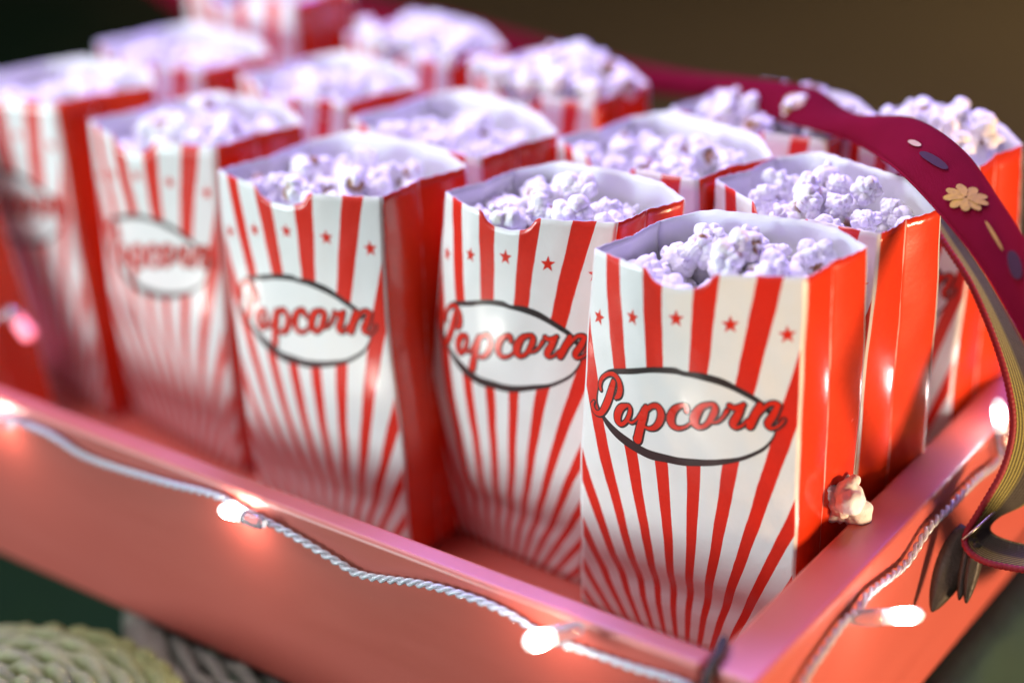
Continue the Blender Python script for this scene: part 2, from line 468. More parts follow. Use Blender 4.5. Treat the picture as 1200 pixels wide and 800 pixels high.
# ================================================================ printed artwork -> meshes laid on the paper
def field_mesh(fn, x0, x1, y0, y1, step):
    """polygons of the region fn <= 0 (marching squares), in panel millimetres"""
    nx = int((x1 - x0) / step) + 1; ny = int((y1 - y0) / step) + 1
    xs = x0 + np.arange(nx) * step; ys = y0 + np.arange(ny) * step
    X, Y = np.meshgrid(xs, ys, indexing='ij')
    D = fn(X, Y)
    D = np.where(np.abs(D) < 1e-6, 1e-6, D)
    V, F, ids = [], [], {}
    def vid(key, p):
        if key not in ids:
            ids[key] = len(V); V.append(p)
        return ids[key]
    inside = D <= 0
    anyin = inside[:-1, :-1] | inside[1:, :-1] | inside[:-1, 1:] | inside[1:, 1:]
    for i, j in zip(*np.nonzero(anyin)):
        cs = [(i, j), (i + 1, j), (i + 1, j + 1), (i, j + 1)]
        poly = []
        for k in range(4):
            a, b = cs[k], cs[(k + 1) % 4]
            da, db = D[a], D[b]
            if da <= 0: poly.append(vid(a, (X[a], Y[a])))
            if (da <= 0) != (db <= 0):
                t = da / (da - db)
                key = (a, b) if a < b else (b, a)
                poly.append(vid(key, (X[a] + (X[b] - X[a]) * t, Y[a] + (Y[b] - Y[a]) * t)))
        if len(poly) >= 3: F.append(tuple(poly))
    return np.array(V), F

SEG = []
for st in STROKES:
    c = catmull(st, 6)
    for a, b in zip(c[:-1], c[1:]): SEG.append((a, b))
def text_dist(X, Y):
    D = np.full(X.shape, 1e3)
    for a, b in SEG:
        ab = b[:2] - a[:2]; L = ab @ ab + 1e-9
        t = np.clip(((X - a[0]) * ab[0] + (Y - a[1]) * ab[1]) / L, 0, 1)
        d = np.hypot(X - a[0] - t * ab[0], Y - a[1] - t * ab[1]) - .5 * (a[2] + t * (b[2] - a[2]))
        D = np.minimum(D, d)
    return D
def poly_dist(pts):
    P = catmull(list(pts) + [pts[0]], 4)
    def fn(X, Y):
        D = np.full(X.shape, 1e3); ins = np.zeros(X.shape, bool)
        for a, b in zip(P[:-1], P[1:]):
            ab = b - a; L = ab @ ab + 1e-9
            t = np.clip(((X - a[0]) * ab[0] + (Y - a[1]) * ab[1]) / L, 0, 1)
            D = np.minimum(D, np.hypot(X - a[0] - t * ab[0], Y - a[1] - t * ab[1]))
            c = (a[1] > Y) != (b[1] > Y)
            with np.errstate(divide='ignore', invalid='ignore'):
                xx = a[0] + (Y - a[1]) / (b[1] - a[1] + 1e-12) * ab[0]
            ins ^= c & (X < xx)
        return np.where(ins, -D, D)
    return fn
RNG = (-59.5, 58.5, 106, 166)
td = lambda X, Y: text_dist(X, Y)
ART_RED = field_mesh(lambda X, Y: td(X, Y) + .12, *RNG, .45)
ART_BLACK = field_mesh(lambda X, Y: np.minimum(td(X, Y) - .62, td(X - .55, Y + .35) - .50), *RNG, .45)
ART_OUT = field_mesh(poly_dist(OVAL_OUT), *RNG, .6)
ART_IN = field_mesh(poly_dist(OVAL_IN), *RNG, .6)

def star_mesh():
    V, F = [], []
    for k, (ang, r) in enumerate(((-2, .2455), (-1, .2470), (0, .2490), (1, .2500), (2, .2510))):
        a = ang * PERIOD
        cx, cy = math.sin(a) * r * 1000, (math.cos(a) * r - FAN) * 1000
        o = len(V); V.append((cx, cy))
        for j in range(10):
            rr = 4.6 if j % 2 == 0 else 1.9
            t = PI / 2 + j * PI / 5 + a * .4
            V.append((cx + rr * math.cos(t), cy + rr * math.sin(t)))
        for j in range(10): F.append((o, o + 1 + j, o + 1 + (j + 1) % 10))
    return np.array(V), F
ART_STAR = star_mesh()

def print_on(sh, art, off):
    """wrap artwork (mm) on the front panel of a bag, off metres proud of the paper"""
    P = art[0] / 1000
    s = P[:, 0] / (BAG_W / 2); h = P[:, 1] / BAG_H
    s = np.clip(s, -.985, .985)
    p = sh.panel(s, h); e = 2e-3
    ds = sh.panel(s + e, h) - p; dh = sh.panel(s, h + e) - p
    n = np.cross(ds, dh); n /= np.linalg.norm(n, axis=1)[:, None]
    return p + n * off

# ================================================================ tray
TX0 = -.80; TY1 = .385
tray = thing('serving_tray', 'coral painted wooden tray holding rows of striped popcorn bags', 'tray', (0, 0, FLOOR))
def tbox(name, a, b, mat, bevel=.003):
    return box(name, (a[0], a[1], a[2] - FLOOR), (b[0], b[1], b[2] - FLOOR), mat, tray, bevel)
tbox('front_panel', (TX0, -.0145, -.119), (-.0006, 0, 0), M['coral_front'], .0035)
tbox('side_panel', (0, -.0145, -.1185), (.0262, TY1 + .014, .0008), M['coral_y'], .003)
tbox('side_panel', (TX0 - .0262, -.0145, -.1185), (TX0 - .0006, TY1 + .014, .0008), M['coral_y'], .003)
tbox('back_panel', (TX0, TY1, -.119), (-.0006, TY1 + .0145, 0), M['coral_x'], .003)
tbox('tray_floor', (TX0 + .0004, .0004, FLOOR - .008), (-.0008, TY1 - .0004, FLOOR - .0006), M['coral_x'], .0004)

# ================================================================ popcorn kernels
def ico(sub):
    import bmesh
    bm = bmesh.new(); bmesh.ops.create_icosphere(bm, subdivisions=sub, radius=1)
    V = np.array([v.co[:] for v in bm.verts]); F = [tuple(v.index for v in f.verts) for f in bm.faces]
    bm.free(); return V, F
ICO_HI, ICO_LO = ico(5), ico(3)
def kernel_shape(seed):
    r = np.random.RandomState(seed)
    n = r.randint(7, 11)
    C, R = [], []
    for k in range(n):
        d = r.normal(size=3); d /= np.linalg.norm(d)
        C.append(d * r.uniform(.42, .68)); R.append(r.uniform(.26, .50))
    for k in range(9):
        d = r.normal(size=3); d /= np.linalg.norm(d)
        C.append(d * r.uniform(.60, .80)); R.append(r.uniform(.13, .24))
    C.append(np.zeros(3)); R.append(.56)
    C = np.array(C) * np.array([1.12, .95, .88]); R = np.array(R)
    hull = r.normal(size=3); hull /= np.linalg.norm(hull)
    wd = r.normal(size=(9, 3)); ph = r.uniform(0, 6.28, 9)
    def f(V):
        best = np.zeros(len(V)); 
        hits = []
        for c, q in zip(C, R):
            b = V @ c; disc = q * q - c @ c + b * b
            t = np.where(disc > 0, b + np.sqrt(np.maximum(disc, 0)), 0)
            hits.append(t)
        hits = np.array(hits)
        k = 38.0
        best = np.log(np.exp(hits * k).sum(0)) / k              # nearly hard union: creases between the lobes stay
        srt = np.sort(hits, axis=0)
        gap = srt[-1] - srt[-2]
        best = best - .085 * np.exp(-gap * 26)
        for a, p in zip(wd, ph):
            best = best + .012 * np.sin(V @ a * 8.5 + p)
        P = V * best[:, None]
        hd = np.clip((V @ hull - .73) / .09, 0, 1) * np.clip((.20 - gap) / .07, 0, 1)
        P = P * (1 - .10 * hd[:, None])
        return P, hd
    return f
KSCALE = .0122
NK = 16
KERN = []
for k in range(NK):
    f = kernel_shape(100 + k)
    lo = f(ICO_LO[0])
    hi = f(ICO_HI[0])
    me = bpy.data.meshes.new('popped_kernel')
    me.from_pydata([tuple(v) for v in hi[0] * KSCALE], [], ICO_HI[1])
    me.polygons.foreach_set('use_smooth', [True] * len(me.polygons))
    ca = me.color_attributes.new('hull', 'FLOAT_COLOR', 'POINT')
    hv = hi[1] * (1 if k % 3 != 1 else 0)
    ca.data.foreach_set('color', np.stack([hv, hv, hv, np.ones_like(hv)], 1).astype(np.float32).ravel())
    me.materials.append(M['corn']); me.update()
    KERN.append((me, lo[0] * KSCALE, lo[1]))

# ================================================================ the bags
FILL = {   # mean height of the heap as a fraction of the bag, dome height
    'B1': (.892, .026), 'B2': (.900, .022), 'B3': (.890, .026), 'B4': (.895, .026), 'B5': (.905, .018), 'B6': (.90, .014),
    'R21': (.905, .024), 'R22': (.915, .018), 'R23': (.895, .018), 'R24': (.915, .014), 'R25': (.91, .014),
    'R31': (.970, .020), 'R32': (.955, .020), 'R33': (.965, .020), 'R34': (.955, .018), 'R35': (.85, .01)}
WHERE = {
    'B1': 'red and white striped popcorn bag at the front corner of the tray, nearest and sharpest',
    'B2': 'striped popcorn bag directly left of the front corner bag, partly hidden by it',
    'B3': 'striped popcorn bag in the middle of the front row, third from the right corner',
    'B4': 'blurred striped popcorn bag fourth from the right corner in the front row',
    'B5': 'blurred striped popcorn bag at the left end of the front row, cut by picture edge',
    'B6': 'leaning popcorn bag at the left picture edge showing only its dark red side',
    'R21': 'striped popcorn bag with glossy orange side right behind the front corner bag',
    'R22': 'popcorn bag in the second row, just behind and right of the second front bag',
    'R23': 'popcorn bag in the second row behind the gap between the second and third front bags',
    'R24': 'popcorn bag in the second row behind the fourth front bag, left of the row middle',
    'R25': 'popcorn bag at the far left end of the second row, behind the leftmost front bag',
    'R31': 'popcorn bag at the right back corner of the tray, crossed by the maroon strap',
    'R32': 'overfilled popcorn bag in the back row left of the strap, beside the right back bag',
    'R33': 'overfilled popcorn bag in the middle of the back row',
    'R34': 'blurred popcorn bag in the back row, second from its left end',
    'R35': 'tall blurred striped popcorn bag at the left end of the back row',
}
GROUP = 'striped paper popcorn bags standing on the tray'

def grid_faces(nu, nv, flip=False):
    F = []
    for j in range(nv):
        for i in range(nu):
            a = j * (nu + 1) + i
            q = (a, a + 1, a + nu + 2, a + nu + 1)
            F.append(q[::-1] if flip else q)
    return F

def solid(o, t=.00028):
    o.data.materials.append(M['inside'])
    m = o.modifiers.new('paper', 'SOLIDIFY'); m.thickness = t; m.offset = -1; m.material_offset = 1; m.material_offset_rim = 1
    m.use_even_offset = False

def panel_part(sh, side, parent, hi):
    nu, nv = (56, 52) if hi else (32, 26)
    ss = np.linspace(-1, 1, nu + 1)
    vv = np.linspace(0, 1, nv + 1)
    Sg, Vg = np.meshgrid(ss, vv)
    jag = .0009 * np.sin(Sg * 140 + sh.seed) + (.022 * np.clip((1 - np.abs(Sg)) / .35, 0, 1) if side > 0 else 0)
    top = 1 - (notch(Sg) if side < 0 else 0) + jag
    Hh = Vg ** .9 * top
    s, h = Sg.ravel(), Hh.ravel()
    P = sh.panel(s, h, side)
    uv = np.stack([s * BAG_W / 2, h * BAG_H], 1)
    o = mesh_obj('front_panel' if side < 0 else 'back_panel', P, grid_faces(nu, nv, side > 0), M['front'], parent, uv=uv)
    ca = o.data.color_attributes.new('edge', 'FLOAT_COLOR', 'POINT')
    e = np.abs(s)
    ca.data.foreach_set('color', np.stack([e, e, e, np.ones_like(e)], 1).astype(np.float32).ravel())
    solid(o)
    return o

def gusset_part(sh, side, parent, hi):
    nu, nv = (24, 44) if hi else (12, 22)
    tt = np.linspace(-1, 1, nu + 1); vv = np.linspace(0, 1, nv + 1)
    T, Vg = np.meshgrid(tt, vv)
    t, h = T.ravel(), Vg.ravel()
    h = h * (1 + .0014 * np.sin(t * 23 + sh.seed))
    P = sh.gusset(t, h, side)
    o = mesh_obj('gusset', P, grid_faces(nu, nv, side < 0), M['gusset'], parent, uv=np.stack([t, h], 1))
    solid(o)
    return o

kernel_jobs = []          # (distance, world matrix, variant, bag key)
CAM = np.array([0.3209, -0.5589, 0.4697])
bag_objs = {}
for bi in range(len(BAGS)):
    key, loc, yaw, sh = make_shape(bi)
    root = thing('popcorn_bag', WHERE[key], 'popcorn bag', loc, yaw, GROUP)
    bag_objs[key] = root
    hi = key in ('B1', 'B2', 'B3', 'R21')
    panel_part(sh, -1, root, hi)
    panel_part(sh, 1, root, hi)
    gusset_part(sh, 1, root, hi)
    gusset_part(sh, -1, root, hi)
    # base
    s = np.array([-1, 1, 1, -1.0]) * .97
    b = sh.panel(s, np.full(4, .006), -1); c = sh.panel(s, np.full(4, .006), 1)
    mesh_obj('base', [b[0], b[1], c[1], c[0]], [(0, 1, 2, 3)], M['inside'], root, smooth=False)
    # print
    lab = mesh_obj('oval_label', print_on(sh, ART_IN, .00018), ART_IN[1], M['label'], root)
    mesh_obj('label_outline', print_on(sh, ART_OUT, .00010), ART_OUT[1], M['black'], lab)
    let = mesh_obj('lettering', print_on(sh, ART_RED, .00034), ART_RED[1], M['red'], root)
    mesh_obj('lettering_outline', print_on(sh, ART_BLACK, .00026), ART_BLACK[1], M['black'], let)
    mesh_obj('printed_stars', print_on(sh, ART_STAR, .00012), ART_STAR[1], M['red'], root)
    # heap of popcorn
    rs = np.random.RandomState(900 + bi)
    fill, dome = FILL[key]
    over = key in ('R33', 'R34')
    for layer in range(3):
        pts = []
        f = fill - layer * .05
        cs = rs.uniform(-.95, .95, 1500); cm = (rs.uniform(-1, 1, 1500) + 1) / 2; cz = rs.uniform(-.0045, .0055, 1500)
        PF = sh.panel(cs, np.full(1500, f), -1); PB = sh.panel(cs, np.full(1500, f), 1)
        WD = np.linalg.norm(PB - PF, axis=1); PP = PF + (PB - PF) * cm[:, None]
        mg = ((.0118 if hi else .0102) if layer == 0 else .0132) if not (over and layer == 0) else .004
        ok = (cm * WD > mg) & ((1 - cm) * WD > .0102) & ((1 - np.abs(cs)) * sh.half_w(np.array(f)) > mg)
        for so in (-.2, -.1, .1, .2):
            so_ = np.clip(cs + so, -1, 1)
            ok &= (PP[:, 1] - sh.panel(so_, np.full(1500, f), -1)[:, 1] > mg * .85) | (over and layer == 0)
            ok &= sh.panel(so_, np.full(1500, f), 1)[:, 1] - PP[:, 1] > mg * .7
        r2 = np.abs(cs) ** 3 * .9 + np.abs(2 * cm - 1) ** 2.5 * .7 * np.where(cm < .5, 1, .35)
        PP[:, 2] += dome * (1 - r2) - dome * .35 + cz
        if over and layer == 0:
            PP[:, 2] = np.maximum(PP[:, 2], np.where(cm * WD < .0118, BAG_H * sh.height + .004, 0))
        for k in np.nonzero(ok)[0]:
            p = PP[k]
            if any((p[0] - q[0]) ** 2 + (p[1] - q[1]) ** 2 < .0146 ** 2 for q in pts): continue
            pts.append(p)
            if len(pts) > 60: break
        W = Matrix.Translation(loc) @ Matrix.Rotation(yaw, 4, 'Z')
        for p in pts:
            w = W @ Vector(p)
            sc = rs.uniform(.74, 1.02)
            R = Matrix.Rotation(rs.uniform(0, 6.28), 4, 'Z') @ Matrix.Rotation(rs.uniform(0, 6.28), 4, 'X') @ Matrix.Rotation(rs.uniform(0, 6.28), 4, 'Y')
            mw = Matrix.Translation(w) @ R @ Matrix.Scale(sc, 4)
            kernel_jobs.append((layer, float(np.linalg.norm(np.array(w) - CAM)), mw, rs.randint(NK), key))

KLABEL = {
    'B1': 'white popped kernel in the sharp heap inside the nearest front corner bag',
    'B2': 'white popped kernel in the heap of the bag left of the front corner bag',
    'B3': 'white popped kernel in the heap of the middle bag of the front row',
    'B4': 'blurred popped kernel in the heap of the fourth front row bag from the right',
    'B5': 'blurred popped kernel in the heap of the leftmost front row bag',
    'B6': 'popped kernel in the leaning bag at the left picture edge',
    'R21': 'popped kernel in the heap of the orange sided bag behind the front corner bag',
    'R22': 'popped kernel in the second row bag behind the second front bag',
    'R23': 'popped kernel in the second row bag behind the second and third front bags',
    'R24': 'popped kernel in the second row bag behind the fourth front bag',
    'R25': 'popped kernel in the leftmost second row bag',
    'R31': 'popped kernel heaped on the right back bag beside the maroon strap',
    'R32': 'popped kernel heaped on the back row bag left of the strap',
    'R33': 'popped kernel heaped on the middle bag of the back row',
    'R34': 'popped kernel heaped on the back row bag second from left',
    'R35': 'popped kernel in the tall back row bag at the left end',
}
top = sorted([j for j in kernel_jobs if j[0] == 0], key=lambda j: j[1])
own, rest = top[:296], top[296:] + [j for j in kernel_jobs if j[0] > 0]
for _, _, mw, k, key in own:
    o = bpy.data.objects.new('popped_kernel', KERN[k][0])
    COL.objects.link(o); o.matrix_world = mw
    tag(o, KLABEL[key], 'popcorn', 'popped kernels in one bag: ' + KLABEL[key].split(' kernel ')[-1])
V, F, H, base = [], [], [], 0
for _, _, mw, k, key in rest:
    m = np.array(mw)
    P = KERN[k][1] @ m[:3, :3].T + m[:3, 3]
    V.append(P); H.append(KERN[k][2] * (1 if k % 3 != 1 else 0))
    F.append(np.array(ICO_LO[1]) + base); base += len(P)
V = np.concatenate(V); F = np.concatenate(F); H = np.concatenate(H)
me = bpy.data.meshes.new('popcorn')
me.vertices.add(len(V)); me.vertices.foreach_set('co', V.astype(np.float32).ravel())
me.loops.add(F.size); me.loops.foreach_set('vertex_index', F.astype(np.int32).ravel())
me.polygons.add(len(F)); me.polygons.foreach_set('loop_start', np.arange(0, F.size, 3, dtype=np.int32))
me.update(calc_edges=True)
me.polygons.foreach_set('use_smooth', [True] * len(F))
ca = me.color_attributes.new('hull', 'FLOAT_COLOR', 'POINT')
ca.data.foreach_set('color', np.stack([H, H, H, np.ones_like(H)], 1).astype(np.float32).ravel())
me.materials.append(M['corn'])
o = bpy.data.objects.new('popcorn', me); COL.objects.link(o)
tag(o, 'blurred popcorn filling the farther bags and the lower layers of every bag', 'popcorn', kind='stuff')

def loose(loc, k, rot, sc, label):
    o = bpy.data.objects.new('popped_kernel', KERN[k][0]); COL.objects.link(o)
    o.location = loc; o.rotation_euler = rot; o.scale = (sc,) * 3
    tag(o, label, 'popcorn')
loose((-.0035, .1290, .0105), 13, (.9, .3, .8), 1.35, 'single loose popped kernel lying on the right rim beside the front corner bag')
loose((-.296, .046, FLOOR + .0075), 3, (1.2, .2, 2.0), .8, 'loose popped kernel lying on the tray floor before the middle front bag')

# ================================================================ string of lights
lights = thing('string_light', 'twisted clear cable of small white lights draped along the tray rim', 'string lights', (-.3, -.017, 0))
LO = np.array([-.3, -.017, 0])
YF, XR = -.0185, .0300
path = [(-.835, .12, .010), (-.834, .06, .004), (-.832, .0, -.006), (-.822, YF - .002, -.012), (-.74, YF, -.018), (-.65, YF, -.016), (-.56, YF, -.012), (-.500, YF, -.004), (-.475, YF, -.0075), (-.433, YF, -.0075), (-.398, YF, -.0135), (-.335, YF, -.0095), (-.298, YF, -.0055), (-.271, YF, -.0085),
        (-.244, YF, -.0115), (-.212, YF, -.0175), (-.195, YF, -.0195), (-.155, YF, -.0105), (-.124, YF, -.0075), (-.103, YF, -.0085),
        (-.080, YF - .001, -.0125), (-.062, YF, -.0125), (-.036, YF, -.0115), (-.007, YF, -.0095), (.010, YF - .001, -.016), (.024, YF, -.030),
        (XR, -.016, -.036), (XR + .001, .004, -.030), (XR, .026, -.0185), (XR, .042, -.0145), (XR, .063, -.0105), (XR, .077, -.0120), (XR, .090, -.0098), (XR, .112, -.0135), (XR, .133, -.0160),
        (XR, .157, -.0095), (XR, .184, -.0105), (XR, .217, -.0110), (XR, .243, -.0145), (XR, .262, -.010), (XR + .001, .30, -.012), (XR, .36, -.010)]
P, L = resample(catmull(path, 10), .0009)
def helix(ph):
    T = np.gradient(P, axis=0); T /= np.linalg.norm(T, axis=1)[:, None]
    up = np.array([0, 0, 1.0])
    sd = np.cross(T, up); sd /= np.linalg.norm(sd, axis=1)[:, None]
    u2 = np.cross(sd, T)
    a = L / .0128 * 2 * PI + ph
    return P + .00116 * (np.cos(a)[:, None] * sd + np.sin(a)[:, None] * u2)
v, f = merge([tube_data(helix(0), 0.00114, 8), tube_data(helix(PI), 0.00114, 8)])
mesh_obj('cable', np.array(v) - LO, f, M['cable'], lights)

def bulb(base, direction, mat, r=.0036, length=.017, socket=.012, loops=True):
    d = np.array(direction, float); d /= np.linalg.norm(d)
    base = np.array(base, float)
    n = 14
    pts, rad = [], []
    for t in np.linspace(0, 1, n):
        pts.append(base + d * (socket + t * length))
        rad.append(r * (math.sqrt(max(0.0, 1 - max(0, (t - .68) / .32) ** 2)) if t > .68 else (.90 + .1 * t / .68)) + 1e-5)
    v, f = tube_data(pts, rad, 16)
    b = mesh_obj('bulb', np.array(v) - LO, f, mat, lights, uv=np.stack([np.zeros(n * 16), np.repeat(np.linspace(0, 1, n), 16)], 1))
    sp = [base + d * t for t in (-.002, 0, .004, .009, socket - .0006, socket - .0004)]
    v, f = tube_data(sp, (.0022, .0032, .0040, r * 1.06, r * 1.06, r * .7), 14)
    mesh_obj('socket', np.array(v) - LO, f, M['socket'], b)
bulb((-.459, YF - .006, -.0055), (-.9, -.10, .03), M['led'])
bulb((-.2590, YF - .005, -.0070), (-.92, -.12, .06), M['led'], length=.016)
bulb((-.0600, YF - .005, .0030), (-.45, -.70, -.02), M['led'], r=.0044, length=.015)
bulb((.0318, .0700, -.0120), (.80, .58, .02), M['led_soft'], r=.0040, length=.020, socket=.013)
bulb((.0335, .2440, -.0075), (-.22, .10, .9), M['led_soft'], r=.0036, length=.0195, socket=.012)
# one bulb hooked back over the front rim on a short tail of the same cable
tail = catmull([(-.562, YF, -.012), (-.562, YF + .001, .001), (-.558, -.006, .0035), (-.548, .007, .006), (-.528, .022, .022), (-.5135, .0285, .0330)], 10)
v, f = tube_data(tail, .0012, 8)
mesh_obj('cable_tail', np.array(v) - LO, f, M['cable'], lights)
bulb((-.5135, .0285, .0330), (.55, .05, -.62), M['led_pink'], r=.0055, length=.017, socket=.006)

# dark cord over the corner joint
c = catmull([(-.004, .010, -.050), (-.0035, .0055, -.010), (-.0005, .0045, .0028), (.0030, -.004, .0040), (.0040, -.0125, .0030), (.0040, -.0185, -.006), (.002, -.0185, -.04), (.001, -.0185, -.09)], 10)
v, f = tube_data(c, .0021, 12)
tag(mesh_obj('tie_cord', v, f, M['cord']), 'dark navy cord looped over the front corner joint of the tray', 'cord')

# ================================================================ strap
FPX, CX, CY = 2050.0, 600.0, 400.0
RW = np.array([[0.80582342, 0.59045236, -0.0448845], [0.22680461, -0.37777279, -0.89769003], [-0.54699934, 0.71319964, -0.43833547]])
def at(px, py, depth):
    return CAM + RW.T @ (np.array([(px - CX) / FPX, (py - CY) / FPX, 1.0]) * depth)

strap = thing('carrying_strap', 'maroon embroidered strap with gold flowers, twisting over the back bags down to the right rim', 'strap', at(1150, 620, .89))
SO = np.array(strap.location)
def ribbon(name, A, B, mat, nu=10, n=14, thick=.0012, crown=0.0):
    """A and B: the two long edges as 3-D points"""
    a = catmull(A, n); b = catmull(B, n)
    mid = (a + b) / 2
    L = np.concatenate([[0], np.cumsum(np.linalg.norm(np.diff(mid, axis=0), axis=1))])
    V, UV = [], []
    T = np.gradient(mid, axis=0)
    for i in range(len(a)):
        nrm = np.cross(b[i] - a[i], T[i]); nrm /= np.linalg.norm(nrm) + 1e-9
        if nrm @ (CAM - mid[i]) < 0: nrm = -nrm
        for k in range(nu + 1):
            u = k / nu
            V.append(a[i] + (b[i] - a[i]) * u + nrm * crown * 4 * u * (1 - u) - SO); UV.append((u, L[i]))
    o = mesh_obj(name, V, grid_faces(nu, len(a) - 1), mat, strap, uv=UV)
    m = o.modifiers.new('thick', 'SOLIDIFY'); m.thickness = thick; m.offset = 0
    def F(u, px, py):
        """nearest row to a pixel, for laying embroidery"""
        best = min(range(len(a)), key=lambda i: np.hypot(*(project(a[i] + (b[i] - a[i]) * u) - (px, py))))
        return best
    return o, a, b, F
def project(p):
    q = RW @ (np.asarray(p) - CAM); return np.array([q[0] / q[2] * FPX + CX, q[1] / q[2] * FPX + CY])

lowA = [(150, -30, 1.60), (245, 30, 1.56), (330, 24, 1.50), (520, 60, 1.46), (700, 100, 1.30), (800, 112, 1.12), (860, 112, 1.03), (905, 138, .995), (950, 150, .965), (1000, 166, .935), (1050, 197, .885), (1100, 248, .850), (1150, 312, .825), (1192, 385, .81), (1238, 470, .80), (1270, 560, .80)]
upA = [(150, -60, 1.60), (265, -8, 1.56), (330, -14, 1.50), (520, 20, 1.46), (700, 66, 1.31), (810, 86, 1.13), (872, 92, 1.04), (952, 104, .995), (1002, 134, .965), (1072, 140, .905), (1130, 178, .865), (1172, 236, .840), (1210, 296, .825), (1250, 370, .81), (1290, 450, .80), (1320, 560, .80)]
A = [at(*p) for p in lowA]; B = [at(*p) for p in upA]
A += [np.array((.10, .20, -.06)), np.array((.08, .26, -.10)), np.array((.032, .325, -.10))]
B += [np.array((.125, .225, -.055)), np.array((.10, .29, -.10)), np.array((.034, .355, -.095))]
web, wa, wb, wF = ribbon('ribbon', A, B, M['strap'], crown=.0035)
edgeB = [(1052, 204, .928), (1080, 240, .915), (1105, 282, .902), (1136, 330, .893), (1163, 392, .886), (1181, 450, .882), (1187, 500, .882), (1176, 548, .884), (1152, 592, .886), (1133, 624, .888), (1133, 642, .884), (1155, 658, .874), (1205, 668, .862), (1260, 672, .85)]
edgeC = [(1056, 204, .934), (1095, 240, .923), (1130, 285, .912), (1168, 345, .906), (1205, 410, .90), (1232, 470, .897), (1240, 520, .897), (1228, 560, .897), (1204, 588, .896), (1172, 604, .896), (1160, 618, .896), (1172, 630, .892), (1210, 640, .885), (1260, 645, .875)]
A2 = [at(*p) for p in edgeB]; B2 = [at(*p) for p in edgeC]
lin, la, lb, lF = ribbon('lining', A2, B2, M['lining'], nu=16)
bind = resample(la, .0008)[0]
i0 = np.arange(len(bind))
v, f = tube_data(bind - SO, .0017 + .00022 * np.sin(i0 * 1.9), 10)
mesh_obj('binding', v, f, M['binding'], strap)
v, f = tube_data(resample(wa[60:], .001)[0] - SO, .0008, 8)
mesh_obj('binding', v, f, M['strap'], strap)

def emb(name, polys, mat, parent=web, off=.0016):
    """flat thread shapes laid on the maroon ribbon; polys are outlines in (u, v) with v in ribbon rows"""
    V, F = [], []
    for poly in polys:
        o = len(V)
        pts = list(poly); cx = np.mean(pts, axis=0)
        for u, r in [cx] + pts:
            i = int(np.clip(math.floor(r), 0, len(wa) - 2)); t = r - i
            a = wa[i] * (1 - t) + wa[i + 1] * t; b = wb[i] * (1 - t) + wb[i + 1] * t
            nrm = np.cross(b - a, wa[i + 1] - wa[i]); nrm /= np.linalg.norm(nrm)
            mid = (a + b) / 2
            if nrm @ (CAM - mid) < 0: nrm = -nrm
            V.append(a + (b - a) * u + nrm * (.0035 * 4 * u * (1 - u) + off) - SO)
        n = len(pts)
        for k in range(n): F.append((o, o + 1 + k, o + 1 + (k + 1) % n))
    return mesh_obj(name, V, F, mat, strap)
def ell(u, r, du, dr, rot=0, n=16):
    out = []
    for k in range(n):
        t = 2 * PI * k / n; x, y = du * math.cos(t), dr * math.sin(t)
        out.append((u + x * math.cos(rot) - y * math.sin(rot) * du / dr, r + x * math.sin(rot) * dr / du + y * math.cos(rot)))
    return out
def flower(u, px, py, size, mat, petals=9, name='embroidered_flower'):
    r = wF(u, px, py)
    rowlen = np.linalg.norm((wa[r + 1] + wb[r + 1] - wa[r] - wb[r]) / 2); wid = np.linalg.norm(wb[r] - wa[r])
    polys = []
    for k in range(petals):
        t = 2 * PI * k / petals
        pts = []
        for j in range(12):
            q = 2 * PI * j / 12
            x = size * .52 + size * .48 * math.cos(q); y = size * .20 * math.sin(q) * (1.25 if math.cos(q) > 0 else .8)
            X = x * math.cos(t) - y * math.sin(t); Y = x * math.sin(t) + y * math.cos(t)
            pts.append((u + X / wid, r + .5 + Y / rowlen))
        polys.append(pts)
    # petals overlap a little: lift every second one
    emb(name, polys[::2], mat, off=.0016); emb(name, polys[1::2], mat, off=.0019)
    return r, rowlen, wid
r0, rl, wd = flower(.50, 1147, 230, .0100, M['gold'])
def bar(u, px, py, du, dl, mat, rot=0, name='embroidered_leaf'):
    r = wF(u, px, py)
    rowlen = np.linalg.norm((wa[r + 1] + wb[r + 1] - wa[r] - wb[r]) / 2); wid = np.linalg.norm(wb[r] - wa[r])
    pts = []
    for k in range(16):
        t = 2 * PI * k / 16; x, y = du * math.cos(t) * abs(math.cos(t)) ** .5, dl * math.sin(t) * (1 + .18 * math.cos(2 * t))
        pts.append((u + (x * math.cos(rot) - y * math.sin(rot)) / wid, r + .5 + (x * math.sin(rot) + y * math.cos(rot)) / rowlen))
    emb(name, [pts], mat)
bar(.48, 1172, 276, .0008, .011, M['gold'], .1, 'embroidered_stem')
bar(.50, 1108, 184, .0030, .0120, M['navy'], -.2)
bar(.50, 1076, 170, .0022, .0060, M['cream'], -.1)
bar(.50, 1188, 312, .0030, .0095, M['navy'], .3)
bar(.45, 935, 124, .005, .010, M['cream'], .3)

